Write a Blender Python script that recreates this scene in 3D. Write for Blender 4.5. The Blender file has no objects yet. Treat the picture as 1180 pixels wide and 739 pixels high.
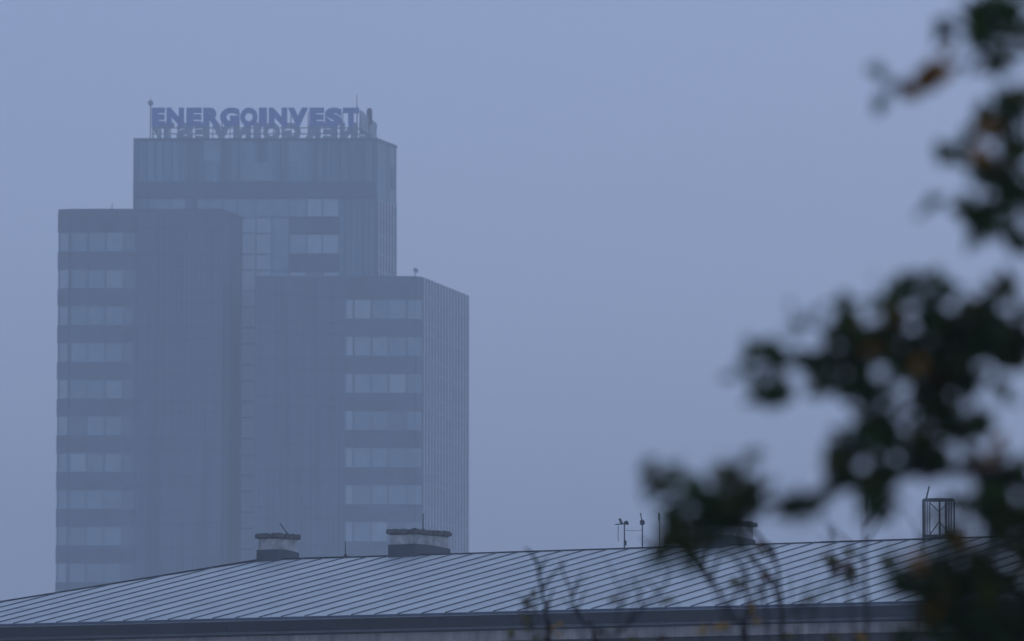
import bpy, bmesh, math, random
from mathutils import Vector, Matrix

random.seed(7)
S = bpy.context.scene
C = S.collection

# ------------------------------------------------------------------ camera geometry
W, H = 1180.0, 739.0
LENS, SENSOR = 200.0, 36.0
F = LENS / SENSOR * W
HORIZON = 980.0
CAM = Vector((0.0, 0.0, 7.0))
TH = math.atan((HORIZON - H / 2) / F)
FWD = Vector((0, math.cos(TH), math.sin(TH)))
UP = Vector((0, -math.sin(TH), math.cos(TH)))
RT = Vector((1, 0, 0))


def ray(px, py):
    return (FWD * F + RT * (px - W / 2) + UP * (H / 2 - py)).normalized()


def at(px, py, Y):
    d = ray(px, py)
    return CAM + d * (Y / d.y)


def at_z(px, py, z):
    d = ray(px, py)
    return CAM + d * ((z - CAM.z) / d.z)


def at_plane(px, py, p, n):
    d = ray(px, py)
    return CAM + d * ((p - CAM).dot(n) / d.dot(n))


# ------------------------------------------------------------------ materials
def mat(name, col, rough=0.7, var=0.15, scale=4.0, metallic=0.0, stretch=(1, 1, 1), spec=0.5, col2=None, bump=0.0, detail=6.0, leaf=0.0):
    m = bpy.data.materials.new(name)
    m.use_nodes = True
    nt = m.node_tree
    b = nt.nodes['Principled BSDF']
    b.inputs['Roughness'].default_value = rough
    b.inputs['Metallic'].default_value = metallic
    b.inputs['Specular IOR Level'].default_value = spec
    tc = nt.nodes.new('ShaderNodeTexCoord')
    mp = nt.nodes.new('ShaderNodeMapping')
    mp.inputs['Scale'].default_value = stretch
    no = nt.nodes.new('ShaderNodeTexNoise')
    no.inputs['Scale'].default_value = scale
    no.inputs['Detail'].default_value = detail
    no.inputs['Roughness'].default_value = 0.62
    rp = nt.nodes.new('ShaderNodeValToRGB')
    c2 = col2 or tuple(min(1, c * (1 + var)) for c in col)
    c1 = col if col2 else tuple(c * (1 - var) for c in col)
    rp.color_ramp.elements[0].position = 0.32
    rp.color_ramp.elements[1].position = 0.68
    rp.color_ramp.elements[0].color = (*c1, 1)
    rp.color_ramp.elements[1].color = (*c2, 1)
    nt.links.new(tc.outputs['Object'], mp.inputs['Vector'])
    nt.links.new(mp.outputs['Vector'], no.inputs['Vector'])
    nt.links.new(no.outputs['Fac'], rp.inputs['Fac'])
    nt.links.new(rp.outputs['Color'], b.inputs['Base Color'])
    if leaf:
        tr = nt.nodes.new('ShaderNodeBsdfTranslucent')
        mx = nt.nodes.new('ShaderNodeMixShader')
        mx.inputs['Fac'].default_value = leaf
        hv = nt.nodes.new('ShaderNodeHueSaturation')
        hv.inputs['Saturation'].default_value = 1.15
        hv.inputs['Value'].default_value = 1.6
        nt.links.new(rp.outputs['Color'], hv.inputs['Color'])
        nt.links.new(hv.outputs['Color'], tr.inputs['Color'])
        nt.links.new(b.outputs['BSDF'], mx.inputs[1])
        nt.links.new(tr.outputs['BSDF'], mx.inputs[2])
        nt.links.new(mx.outputs['Shader'], nt.nodes['Material Output'].inputs['Surface'])
    if bump:
        bp = nt.nodes.new('ShaderNodeBump')
        bp.inputs['Strength'].default_value = bump
        bp.inputs['Distance'].default_value = 0.03
        nt.links.new(no.outputs['Fac'], bp.inputs['Height'])
        nt.links.new(bp.outputs['Normal'], b.inputs['Normal'])
    return m


M = {}
M['tower_wall'] = mat('tower cladding', (0.18, 0.31, 0.37), 0.6, 0.4, 0.8, stretch=(1, 1, 0.05))
M['tower_shaft'] = mat('ribbed cladding', (0.105, 0.20, 0.25), 0.6, 0.5, 0.9, stretch=(1, 1, 0.04))  # shaft tone darkened as well; thinner low fog is put into the colour
M['tower_panel'] = mat('pale cladding panel', (0.28, 0.42, 0.48), 0.55, 0.15, 0.5)
M['tower_band'] = mat('spandrel cladding', (0.09, 0.165, 0.21), 0.6, 0.3, 0.3)
M['tower_fin'] = mat('aluminium fin', (0.78, 0.85, 0.87), 0.45, 0.1, 1.0)
M['wing_wall'] = mat('fog-toned wing cladding', (0.115, 0.205, 0.255), 0.6, 0.4, 0.8, stretch=(1, 1, 0.05))  # darker copy of the tower cladding: thinner fog low down painted in
M['sign_blue'] = mat('blue sign letter', (0.15, 0.25, 0.55), 0.5, 0.15, 1.0)
M['sign_back'] = mat('grey sign letter back', (0.28, 0.38, 0.44), 0.6, 0.2, 1.0)
M['steel'] = mat('weathered steel', (0.06, 0.065, 0.075), 0.55, 0.3, 3.0, metallic=0.4)
M['pale_steel'] = mat('pale galvanised steel', (0.30, 0.32, 0.34), 0.5, 0.2, 3.0, metallic=0.3)
GL = []
for i, (c, r) in enumerate([((0.28, 0.40, 0.45), 0.25), ((0.35, 0.47, 0.52), 0.3), ((0.18, 0.28, 0.33), 0.2), ((0.50, 0.60, 0.64), 0.35)]):
    GL.append(mat('window glass with blind %d' % i, c, r, 0.12, 0.6, spec=0.6))
for _n, _f in (('roof_metal', 1.0), ('roof_metal_b', 0.94), ('roof_metal_c', 1.05)):
    M[_n] = mat('painted sheet roofing', tuple(_f * c for c in (0.43, 0.475, 0.47)), 0.45, 0.0, 0.9, col2=tuple(_f * c for c in (0.54, 0.585, 0.57)), spec=0.5, bump=0.12)
M['seam'] = mat('shaded seam metal', (0.075, 0.10, 0.135), 0.6, 0.3, 2.0)  # dark colour holds the shade on the sides of the raised seams
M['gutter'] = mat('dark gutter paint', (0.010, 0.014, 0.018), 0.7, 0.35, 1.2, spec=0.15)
M['lip'] = mat('zinc lip', (0.30, 0.32, 0.35), 0.5, 0.25, 1.0, metallic=0.2)
M['moulding'] = mat('grey moulding', (0.15, 0.16, 0.18), 0.7, 0.25, 1.5)
M['cornice'] = mat('stained cornice plaster', (0.20, 0.165, 0.145), 0.9, 0.0, 2.6, col2=(0.62, 0.53, 0.47), stretch=(1, 1, 0.25))
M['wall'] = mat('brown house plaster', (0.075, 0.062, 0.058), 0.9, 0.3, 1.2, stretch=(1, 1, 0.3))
M['plaster'] = mat('weathered chimney plaster', (0.27, 0.26, 0.245), 0.9, 0.0, 4.5, col2=(0.62, 0.60, 0.56), bump=0.5)
M['cap'] = mat('mossy chimney concrete', (0.035, 0.038, 0.036), 0.95, 0.0, 7.0, col2=(0.17, 0.17, 0.155), bump=1.0)
M['flashing'] = mat('lead flashing', (0.055, 0.066, 0.085), 0.5, 0.25, 2.5)
M['bark'] = mat('dark bark', (0.035, 0.028, 0.024), 0.9, 0.35, 20.0, spec=0.1)
M['twig'] = mat('bare twig bark', (0.026, 0.021, 0.020), 0.9, 0.35, 12.0, spec=0.1)
M['ground'] = mat('grass and earth', (0.045, 0.055, 0.030), 0.95, 0.0, 0.25, col2=(0.09, 0.085, 0.06))
LEAF = [mat('dark green leaf', (0.024, 0.043, 0.013), 0.6, 0.3, 15.0, spec=0.12, leaf=0.4),
        mat('dull green leaf', (0.030, 0.055, 0.016), 0.6, 0.3, 15.0, spec=0.12, leaf=0.4),
        mat('olive leaf', (0.060, 0.058, 0.014), 0.6, 0.3, 15.0, spec=0.12, leaf=0.4)]
AUT = [mat('orange leaf', (0.29, 0.13, 0.02), 0.6, 0.3, 15.0, spec=0.12, leaf=0.4),
       mat('brown leaf', (0.12, 0.055, 0.016), 0.6, 0.3, 15.0, spec=0.12, leaf=0.4)]
SAPLEAF = [mat('sapling olive leaf', (0.10, 0.095, 0.03), 0.6, 0.3, 10.0, spec=0.15, leaf=0.4),
           mat('sapling russet leaf', (0.11, 0.055, 0.035), 0.6, 0.3, 10.0, spec=0.15, leaf=0.4),
           mat('sapling yellow leaf', (0.36, 0.21, 0.04), 0.6, 0.3, 10.0, spec=0.15, leaf=0.4)]


# ------------------------------------------------------------------ mesh builder
def comb(bx, mb, us, z0, z1, d1, hw, rail=0.05):
    '''one connected window frame: rails along head and sill with the mullions between them (us = mullion centres)'''
    us = sorted(us)
    A, B = us[0] - hw, us[-1] + hw
    zs = [z0, z0 + rail, z1 - rail, z1]
    xs = []
    for u in us:
        xs += [u - hw, u + hw]
    b = len(mb.v)
    for d in (0.0, d1):
        for z in zs:
            for u in xs:
                mb.v.append(bx.pt(u, z, d))
    nx = len(xs)
    idx = lambda l, j, i: b + l * 4 * nx + j * nx + i
    solid = lambda j, i: 0 <= j < 3 and 0 <= i < nx - 1 and (j != 1 or i % 2 == 0)
    for j in range(3):
        for i in range(nx - 1):
            if not solid(j, i):
                continue
            mb.f.append((idx(1, j, i), idx(1, j, i + 1), idx(1, j + 1, i + 1), idx(1, j + 1, i)))
            mb.m.append(0)
            for (dj, di, p, q) in ((-1, 0, (j, i), (j, i + 1)), (1, 0, (j + 1, i + 1), (j + 1, i)), (0, 1, (j, i + 1), (j + 1, i + 1)), (0, -1, (j + 1, i), (j, i))):
                if not solid(j + dj, i + di):
                    mb.f.append((idx(0, *p), idx(0, *q), idx(1, *q), idx(1, *p)))
                    mb.m.append(0)


class MB:
    def __init__(self):
        self.v, self.f, self.m = [], [], []

    def poly(self, pts, mi=0):
        b = len(self.v)
        self.v += [tuple(p) for p in pts]
        self.f.append(tuple(range(b, b + len(pts))))
        self.m.append(mi)

    def hexa(self, p, mi=0):          # p: 4 bottom then 4 top, counter-clockwise from above
        b = len(self.v)
        self.v += [tuple(q) for q in p]
        for q in ((3, 2, 1, 0), (4, 5, 6, 7), (0, 1, 5, 4), (1, 2, 6, 5), (2, 3, 7, 6), (3, 0, 4, 7)):
            self.f.append(tuple(b + i for i in q))
            self.m.append(mi)

    def box(self, x0, x1, y0, y1, z0, z1, mi=0):
        self.hexa([(x0, y0, z0), (x1, y0, z0), (x1, y1, z0), (x0, y1, z0),
                   (x0, y0, z1), (x1, y0, z1), (x1, y1, z1), (x0, y1, z1)], mi)

    def prism(self, pts, z0, z1, mi=0):
        n = len(pts)
        b = len(self.v)
        self.v += [(p[0], p[1], z0) for p in pts] + [(p[0], p[1], z1) for p in pts]
        self.f.append(tuple(b + i for i in reversed(range(n))))
        self.f.append(tuple(b + n + i for i in range(n)))
        for i in range(n):
            j = (i + 1) % n
            self.f.append((b + i, b + j, b + n + j, b + n + i))
        self.m += [mi] * (n + 2)

    def tube(self, pts, radii, sides=7, mi=0):
        pts = [Vector(p) for p in pts]
        b = len(self.v)
        n = len(pts)
        ref = None
        for i, p in enumerate(pts):
            t = (pts[min(i + 1, n - 1)] - pts[max(i - 1, 0)]).normalized()
            if ref is None:
                ref = t.orthogonal().normalized()
            u = (ref - t * ref.dot(t)).normalized()
            ref = u
            w = t.cross(u)
            r = radii[i] if isinstance(radii, (list, tuple)) else radii
            for k in range(sides):
                a = 2 * math.pi * k / sides
                self.v.append(tuple(p + (u * math.cos(a) + w * math.sin(a)) * r))
        for i in range(n - 1):
            for k in range(sides):
                k2 = (k + 1) % sides
                self.f.append((b + i * sides + k, b + i * sides + k2, b + (i + 1) * sides + k2, b + (i + 1) * sides + k))
                self.m.append(mi)
        self.f.append(tuple(b + k for k in reversed(range(sides))))
        self.f.append(tuple(b + (n - 1) * sides + k for k in range(sides)))
        self.m += [mi, mi]

    def leaf(self, p, d, nrm, L, Wd, mi=0):
        d = d.normalized()
        s = d.cross(nrm)
        if s.length < 1e-4:
            s = d.orthogonal()
        s.normalize()
        n = s.cross(d)
        fold = random.uniform(0.05, 0.3) * Wd
        droop = random.uniform(-0.05, 0.2) * L
        b = len(self.v)
        prof = [(0.0, 0.0), (0.16, 0.55), (0.34, 0.38), (0.52, 0.52), (0.68, 0.30), (0.84, 0.26), (1.0, 0.0)]
        mid = [p + d * (L * t) - n * (droop * t * t) for t, _ in prof]
        le = [m_ + s * (Wd * w) + n * fold * (w * 2) for m_, (t, w) in zip(mid, prof)]
        ri = [m_ - s * (Wd * w) + n * fold * (w * 2) for m_, (t, w) in zip(mid, prof)]
        self.v += [tuple(q) for q in mid + le[1:-1] + ri[1:-1]]
        k = len(prof)

        def l(i):
            return b if i == 0 else (b + k - 1 if i == k - 1 else b + k + i - 1)

        def r(i):
            return b if i == 0 else (b + k - 1 if i == k - 1 else b + k + k - 2 + i - 1)
        for i in range(k - 1):
            for side, flip in ((l, 0), (r, 1)):
                q = [b + i, b + i + 1, side(i + 1), side(i)]
                q = list(dict.fromkeys(q))
                if flip:
                    q.reverse()
                if len(q) > 2:
                    self.f.append(tuple(q))
                    self.m.append(mi)

    def build(self, name, mats, parent=None, smooth=False):
        me = bpy.data.meshes.new(name)
        if not isinstance(mats, (list, tuple)):
            mats = [mats]
        org = Vector((0, 0, 0))
        if parent is not None:
            pm = parent.matrix_world if parent.parent is None else None
            org = Vector(parent['_o']) if '_o' in parent else Vector((0, 0, 0))
        me.from_pydata([tuple(Vector(q) - org) for q in self.v], [], self.f)
        for m_ in mats:
            me.materials.append(m_)
        for p_, mi in zip(me.polygons, self.m):
            p_.material_index = mi
            p_.use_smooth = smooth
        me.update()
        o = bpy.data.objects.new(name, me)
        C.objects.link(o)
        if parent is not None:
            o.parent = parent
            o['_o'] = tuple(org)
        return o


ALL = []


def thing(name, label, cat, loc, group=None):
    o = bpy.data.objects.new(name, None)
    C.objects.link(o)
    o.location = loc
    o['_o'] = tuple(loc)
    o['label'] = label
    o['category'] = cat
    if group:
        o['group'] = group
    return o


def structure(o):
    o['kind'] = 'structure'
    return o


# ------------------------------------------------------------------ ground
g = MB()
g.poly([(-600, -140, 0), (600, -140, 0), (600, 1480, 0), (-600, 1480, 0)])
structure(g.build('ground', M['ground']))

# ------------------------------------------------------------------ office tower
YC = 600.0                                   # front of the central block


def fx(px, Y):
    return at(px, 450, Y).x


def fz(py, Y):
    return at(590, py, Y).z


zC = fz(160, YC)
YL = at_z(255, 241, at(277, 249.5, YC).z).y
zL = fz(241.5, YL)
YR = YL
zR = fz(319, YR)
pC = at_z(457, 168.5, zC)
pRc = at_z(487, 320.2, zR)
pR = at_z(539.5, 341.5, zR)

tower = thing('office_tower', 'tall stepped office tower of three dark blocks fading into blue fog', 'office building', (fx(300, YC), YC + 8, 0))


def facade(P0, P1):
    P0, P1 = Vector((P0[0], P0[1], 0)), Vector((P1[0], P1[1], 0))
    u = (P1 - P0).normalized()
    n = Vector((u.y, -u.x, 0))

    def bx(mb, u0, u1, z0, z1, d0, d1, mi=0):
        q = []
        for z in (z0, z1):
            for (uu, dd) in ((u0, d1), (u1, d1), (u1, d0), (u0, d0)):
                w = P0 + u * uu + n * dd
                q.append((w.x, w.y, z))
        mb.hexa(q, mi)

    def pt(uu, z, dd):
        w = P0 + u * uu + n * dd
        return (w.x, w.y, z)
    bx.pt = pt
    return bx, (P1 - P0).length


# polygons counter-clockwise from above, starting on the camera side
L0 = (fx(66.3, YL + 0.7), YL + 0.7)
L1 = (fx(80, YL), YL)
L2 = (fx(255, YL), YL)
L3 = (fx(277, YC), YC + 0.02)
mb = MB()
mb.prism([L0, L1, L2, L3, (L3[0], YC + 12), (L0[0], YC + 12)], 0, zL)
mb.build('wing_block', M['wing_wall'], tower)
C0 = (fx(152, YC), YC)
C1 = (fx(434, YC), YC)
C2 = (pC.x, pC.y)
mb = MB()
mb.prism([C0, C1, C2, (C2[0] - 0.3, YC + 14), (C1[0] - 1, YC + 19), (C0[0] + 0.5, YC + 19)], 0, zC)
mb.build('central_block', M['tower_wall'], tower)
R0 = (fx(293.5, YR), YR)
R1 = (fx(478.5, YR), YR)
R2 = (pRc.x, pRc.y)
R3 = (pR.x, pR.y)
mb = MB()
mb.prism([R0, R1, R2, R3, (R3[0] - 3, R3[1] + 6), (R0[0], YR + 18)], 0, zR)
mb.build('wing_block', M['wing_wall'], tower)

# parapet cappings
for (pts, z) in (([L0, L1, L2, L3], zL), ([C0, C1, C2], zC), ([R0, R1, R2, R3], zR)):
    mb = MB()
    for a, b in zip(pts[:-1], pts[1:]):
        bx, ln = facade(a, b)
        bx(mb, 0, ln, z - 0.25, z + 0.06, -0.35, 0.07)
    mb.build('parapet_capping', M['tower_band'], tower)


def px_bands(Y, rows):
    return [(fz(b, Y), fz(a, Y)) for a, b in rows]


# left wing: ten ribbons of windows
rowsL = [(267.7 + 42.35 * i, 290.2 + 42.35 * i) for i in range(15)]
bxF, lnF = facade(L1, L2)
bxC, lnC = facade(L0, L1)
xo = L1[0]
mull = MB()
band = MB()
prev = zL - 0.25
for i, (z0, z1) in enumerate(px_bands(YL, rowsL)):
    bxF(band, 0, fx(158, YL) - xo, z1, prev, 0, 0.16)
    bxC(band, 0, lnC, z1, prev, 0, 0.16)
    prev = z0
    if i > 10:
        bxF(band, 0, fx(158, YL) - xo, z0, z1, 0, 0.03)
        continue
    fr = MB()
    comb(bxF, fr, [fx(px, YL) - xo for px in (81, 100.3, 120.7, 141.2, 153.5)], z0, z1, 0.13, 0.07)
    win = fr.build('ribbon_window', M['tower_wall'], tower)
    cols = [(81, 100.3), (100.3, 120.7), (120.7, 141.2), (141.2, 153.5)]
    for j, (a, b) in enumerate(cols):
        pn = MB()
        ua, ub = fx(a, YL) - xo + 0.09, fx(b, YL) - xo - 0.09
        bxF(pn, ua, ub, z0 + 0.03, z1 - 0.03, 0, 0.05)
        k = 2 if j == 3 else random.choice((0, 0, 1, 1, 1, 3 if random.random() < .4 else 2))
        pn.build('window_pane', GL[k], win)
    fr = MB()
    comb(bxC, fr, (0.12, lnC - 0.12), z0, z1, 0.13, 0.06)
    win = fr.build('corner_window', M['tower_wall'], tower)
    pn = MB()
    bxC(pn, 0.2, lnC - 0.2, z0 + 0.03, z1 - 0.03, 0, 0.05)
    pn.build('window_pane', GL[random.choice((1, 3, 1))], win)
bxF(band, 0, fx(158, YL) - xo, 0, prev, 0, 0.16)
bxC(band, 0, lnC, 0, prev, 0, 0.16)
band.build('spandrel_band', M['tower_band'], tower)

# ribbed solid shafts
rib = MB()
x = fx(159, YL)
while x < L2[0] - 0.15:
    rib.box(x, x + 0.16, YL - random.uniform(0.09, 0.14), YL, 0, zL - 0.3)
    x += 0.52
for _a, _b in rowsL[:12]:
    for yy in (_a - 4, _b + 3):
        rib.box(fx(159, YL), L2[0] - 0.05, YL - 0.155, YL - 0.001, fz(yy + .7, YL), fz(yy - .7, YL), 1)
rib.build('ribbed_shaft', [M['tower_shaft'], M['tower_band']], tower)
rib = MB()
x = R0[0] + 0.15
while x < fx(396, YR):
    rib.box(x, x + 0.16, YR - random.uniform(0.09, 0.14), YR, 0, zR - 0.3)
    x += 0.52
for i in range(11):
    for yy in (341 + 42.75 * i, 371 + 42.75 * i):
        rib.box(R0[0] + 0.1, fx(396, YR), YR - 0.155, YR - 0.001, fz(yy + .7, YR), fz(yy - .7, YR), 1)
rib.build('ribbed_shaft', [M['tower_shaft'], M['tower_band']], tower)

# right wing ribbons
rowsR = [(344.8 + 42.75 * i, 367.8 + 42.75 * i) for i in range(13)]
bxF, lnF = facade(R1[0] and R0, R1)
bxC, lnC = facade(R1, R2)
xo = R0[0]
band = MB()
prev = zR - 0.25
ub0 = fx(397, YR) - xo
for i, (z0, z1) in enumerate(px_bands(YR, rowsR)):
    bxF(band, ub0, lnF, z1, prev, 0, 0.16)
    bxC(band, 0, lnC, z1, prev, 0, 0.16)
    prev = z0
    if i > 8:
        bxF(band, ub0, lnF, z0, z1, 0, 0.03)
        continue
    fr = MB()
    comb(bxF, fr, [fx(px, YR) - xo for px in (398, 407.3, 428, 447.5, 468.6)], z0, z1, 0.13, 0.07)
    win = fr.build('ribbon_window', M['tower_wall'], tower)
    for j, (a, b) in enumerate([(398, 407.3), (407.3, 428), (428, 447.5), (447.5, 468.6)]):
        pn = MB()
        bxF(pn, fx(a, YR) - xo + 0.09, fx(b, YR) - xo - 0.09, z0 + 0.03, z1 - 0.03, 0, 0.05)
        pn.build('window_pane', GL[3 if j == 0 else random.choice((0, 1, 1, 0, 1, 3, 2))], win)
    pn = MB()                                   # the end pane folds round the chamfered corner
    bxF(pn, fx(468.6, YR) - xo + 0.09, lnF, z0 + 0.03, z1 - 0.03, 0, 0.05)
    bxC(pn, 0.01, lnC - 0.2, z0 + 0.03, z1 - 0.03, 0, 0.05)
    pn.build('window_pane', GL[random.choice((0, 1))], win)
bxF(band, ub0, lnF, 0, prev, 0, 0.16)
bxC(band, 0, lnC, 0, prev, 0, 0.16)
band.build('spandrel_band', M['tower_band'], tower)

# side curtain wall of the right wing: glass, floor edges and pale fins
bxS, lnS = facade(R2, R3)
mb = MB()
bxS(mb, 0.1, lnS - 0.1, 0, zR - 0.9, 0, 0.04)
for z0, z1 in px_bands(YR, rowsR):
    pass
cw = mb.build('curtain_wall', M['tower_band'], tower)
mb = MB()
nf = 16
for i in range(nf):
    u = 0.25 + (lnS - 0.5) * i / (nf - 1)
    bxS(mb, u - 0.12, u + 0.12, 0, zR + 0.02, 0.105, 0.16)
mb.build('fin', M['tower_fin'], cw)
mb = MB()
for z0, z1 in px_bands(YR, rowsR):
    for z in (z1 + 0.25, z0 - 0.25):
        bxS(mb, 0.1, lnS - 0.1, z - 0.10, z + 0.10, 0.02, 0.10)
mb.build('floor_edge', M['tower_wall'], cw)

# central block: recessed glazed bay, upper ribbons, plain panels
def cbox(mb, a, b, c, d, d0, d1, mi=0):     # pixel rectangle on the central front
    mb.box(fx(a, YC), fx(b, YC), YC - d1, YC - d0, fz(d, YC), fz(c, YC), mi)


bay = MB()
cbox(bay, 278.5, 294, 250, 700, 0, 0.05)
cbox(bay, 294.3, 311.5, 250, 318, 0, 0.05)
bay = bay.build("glazed_bay", GL[3], tower)
fr = MB()
y = 250.5
k = 0
while y < 700:
    cbox(fr, 278, 312.5 if y < 316 else 294.5, y - 0.8, y + 0.8, 0.05, 0.14)
    y += (18.5, 24.0)[k % 2]
    k += 1
for px, yb in ((278, 700), (294.2, 318), (312, 318)):
    cbox(fr, px - 0.7, px + 0.7, 250, yb, 0.0, 0.1)
fr.build('bay_frame', M['tower_wall'], bay)
# top ribbon
fr = MB()
edges = [176, 198, 213, 217, 222, 226, 240, 256, 272, 292, 312, 332, 353, 371, 390]
bxM, _ln = facade(C0, C1)
comb(bxM, fr, [fx(e_, YC) - C0[0] for e_ in edges], fz(250, YC), fz(229, YC), 0.13, 0.05)
win = fr.build('ribbon_window', M['tower_wall'], tower)
for a, b in zip(edges[:-1], edges[1:]):
    if b - a < 10:
        continue
    pn = MB()
    cbox(pn, a + 0.7, b - 0.7, 229.5, 249.7, 0, 0.05)
    pn.build('window_pane', GL[3 if a > 350 else random.choice((0, 0, 1))], win)
for (y0, y1, ed) in ((270, 292.5, (333, 353, 371, 390)), (313.5, 318.5, (313, 333, 352, 372, 390))):
    fr = MB()
    comb(bxM, fr, [fx(e_, YC) - C0[0] for e_ in ed], fz(y1, YC), fz(y0, YC), 0.13, 0.05, 0.03)
    win = fr.build('ribbon_window', M['tower_wall'], tower)
    for i, (a, b) in enumerate(zip(ed[:-1], ed[1:])):
        pn = MB()
        cbox(pn, a + 0.7, b - 0.7, y0 + .4, y1 - .4, 0, 0.05)
        pn.build('window_pane', GL[(1, 3, 3)[i % 3] if y0 < 300 else (1, 3, 2, 3)[i]], win)
mb = MB()
cbox(mb, 314, 332, 252, 312, 0, 0.05)
mb.build('cladding_panel', M['tower_panel'], tower)
mb = MB()
cbox(mb, 153, 433, 209.5, 228, 0, 0.14)
cbox(mb, 333, 391, 251, 269, 0, 0.14)
cbox(mb, 333, 391, 293.5, 312.5, 0, 0.14)
mb.build('spandrel_band', M['tower_band'], tower)
for (a, b, c, d) in ((233.5, 252.5, 162, 186), (332.5, 351.5, 162, 186), (279, 312, 187.5, 208.5)):
    mb = MB()
    cbox(mb, a, b, c, d, 0, 0.07)
    mb.build('cladding_panel', M['tower_panel'], tower)
def joint(px, a, b):
    mb = MB()
    cbox(mb, px - 0.5, px + 0.5, a, b, 0, 0.08)
    mb.build('cladding_rib', M['tower_shaft'], tower)


px = 158
while px < 432:
    if not any(a - 2 < px < b + 2 for a, b in ((233.5, 252.5), (332.5, 351.5), (279, 312))):
        joint(px, 163, 209)
    px += 9.7
for px in (397, 404, 411, 418, 425, 432):
    joint(px, 229, 320)
for px in (155, 162, 169):
    joint(px, 229, 260)
bxS, lnS = facade(C1, C2)
mb = MB()
bxS(mb, 0.1, lnS - 0.1, fz(330, YC), fz(231, YC), 0, 0.04)
cw = mb.build('curtain_wall', M['tower_band'], tower)
mb = MB()
for i in range(7):
    u = 0.35 + (lnS - 0.7) * i / 6
    bxS(mb, u - 0.09, u + 0.09, fz(330, YC), fz(230, YC), 0.105, 0.15)
mb.build('fin', M['tower_fin'], cw)
mb = MB()
for y in (250, 270, 293, 313):
    z = fz(y, YC)
    bxS(mb, 0.1, lnS - 0.1, z - 0.10, z + 0.10, 0.02, 0.10)
mb.build('floor_edge', M['tower_wall'], cw)
mb = MB()
bxS(mb, lnS * 0.72, lnS * 0.9, fz(212, YC), fz(186, YC), 0, 0.08)
mb.build('louvre', M['tower_band'], tower)

# ------------------------------------------------------------------ rooftop sign (letters on a frame round the roof edge)
YS = YC + 1.2
zt, zb_ = fz(124.3, YS), fz(146, YS)
sign = thing('rooftop_sign', 'blue capital letters reading ENERGOINVEST on a steel frame atop the tower', 'sign', (fx(292, YS), YS, zC + 0.06))
slots = [(173, 188.5), (190, 210.5), (213, 231), (232.5, 253.6), (252.2, 274.6), (275.4, 295.5), (297, 306.5), (308.5, 329.8), (330.5, 354), (355.5, 372.8), (373.8, 393.6), (394.2, 413)]


def letter_mesh(ch):
    cu = bpy.data.curves.new('letter', 'FONT')
    cu.body = ch
    cu.size = 1.0
    cu.offset = 0.075
    cu.extrude = 0.06
    o = bpy.data.objects.new('letter_source', cu)
    C.objects.link(o)
    bpy.context.view_layer.update()
    dg = bpy.context.evaluated_depsgraph_get()
    me = bpy.data.meshes.new_from_object(o.evaluated_get(dg))
    bpy.data.objects.remove(o)
    return me


def put_letter(ch, p0, p1, z0, z1, mirror_depth, m_, thick):
    """letter filling the rectangle from p0 to p1 (plan points, reading direction) and z0..z1"""
    me = letter_mesh(ch)
    xs = [v.co.x for v in me.vertices]
    ys = [v.co.y for v in me.vertices]
    x0, x1, y0, y1 = min(xs), max(xs), min(ys), max(ys)
    p0, p1 = Vector(p0), Vector(p1)
    u = (p1 - p0)
    n = Vector((u.y, -u.x)).normalized()
    org = Vector(sign['_o'])
    for v in me.vertices:
        a = (v.co.x - x0) / (x1 - x0)
        q = p0 + u * a + n * (v.co.z / 0.06 * thick)
        v.co = Vector((q.x, q.y, z0 + (z1 - z0) * (v.co.y - y0) / (y1 - y0))) - org
    me.materials.clear()
    me.materials.append(m_)
    me.name = 'letter'
    o = bpy.data.objects.new('letter', me)
    C.objects.link(o)
    o.parent = sign
    return o


for ch, (a, b) in zip('ENERGOINVEST', slots):
    put_letter(ch, (fx(a, YS), YS), (fx(b, YS), YS), zb_, zt, 0, M['sign_blue'], 0.125 if ch == 'G' else 0.12)
YB = YS + 12.6
xa, xb = fx(428, YB), fx(181, YB)
wid = [s[1] - s[0] for s in slots]
tot = sum(wid) + 2.4 * 11
u = 0
for ch, w in zip('ENERGOINVEST', wid):
    put_letter(ch, (xa + (xb - xa) * u / tot, YB), (xa + (xb - xa) * (u + w) / tot, YB), zb_, zt, 0, M['sign_back'], 0.12)
    u += w + 2.4
# right-hand side, seen almost edge-on
sa, sb = Vector((fx(414.5, YS + .5), YS + 0.5)), Vector((fx(433, YB), YB - 0.6))
u = 0
for ch, w in zip('ENERGOINVEST', wid):
    p, q = sa.lerp(sb, u / tot), sa.lerp(sb, (u + w) / tot)
    put_letter(ch, p, q, zb_ - 0.2, zt - 0.2, 0, M['sign_back'], 0.1)
    u += w + 2.4
# left-hand side, its letters likewise edge-on
sc_, sd_ = Vector((fx(183, YB), YB - 0.6)), Vector((fx(174.5, YS), YS + 0.8))
u = 0
for ch, w in zip('ENERGOINVEST', wid):
    put_letter(ch, sc_.lerp(sd_, u / tot), sc_.lerp(sd_, (u + w) / tot), zb_, zt - 0.1, 0, M['sign_back'], 0.1)
    u += w + 2.4
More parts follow.
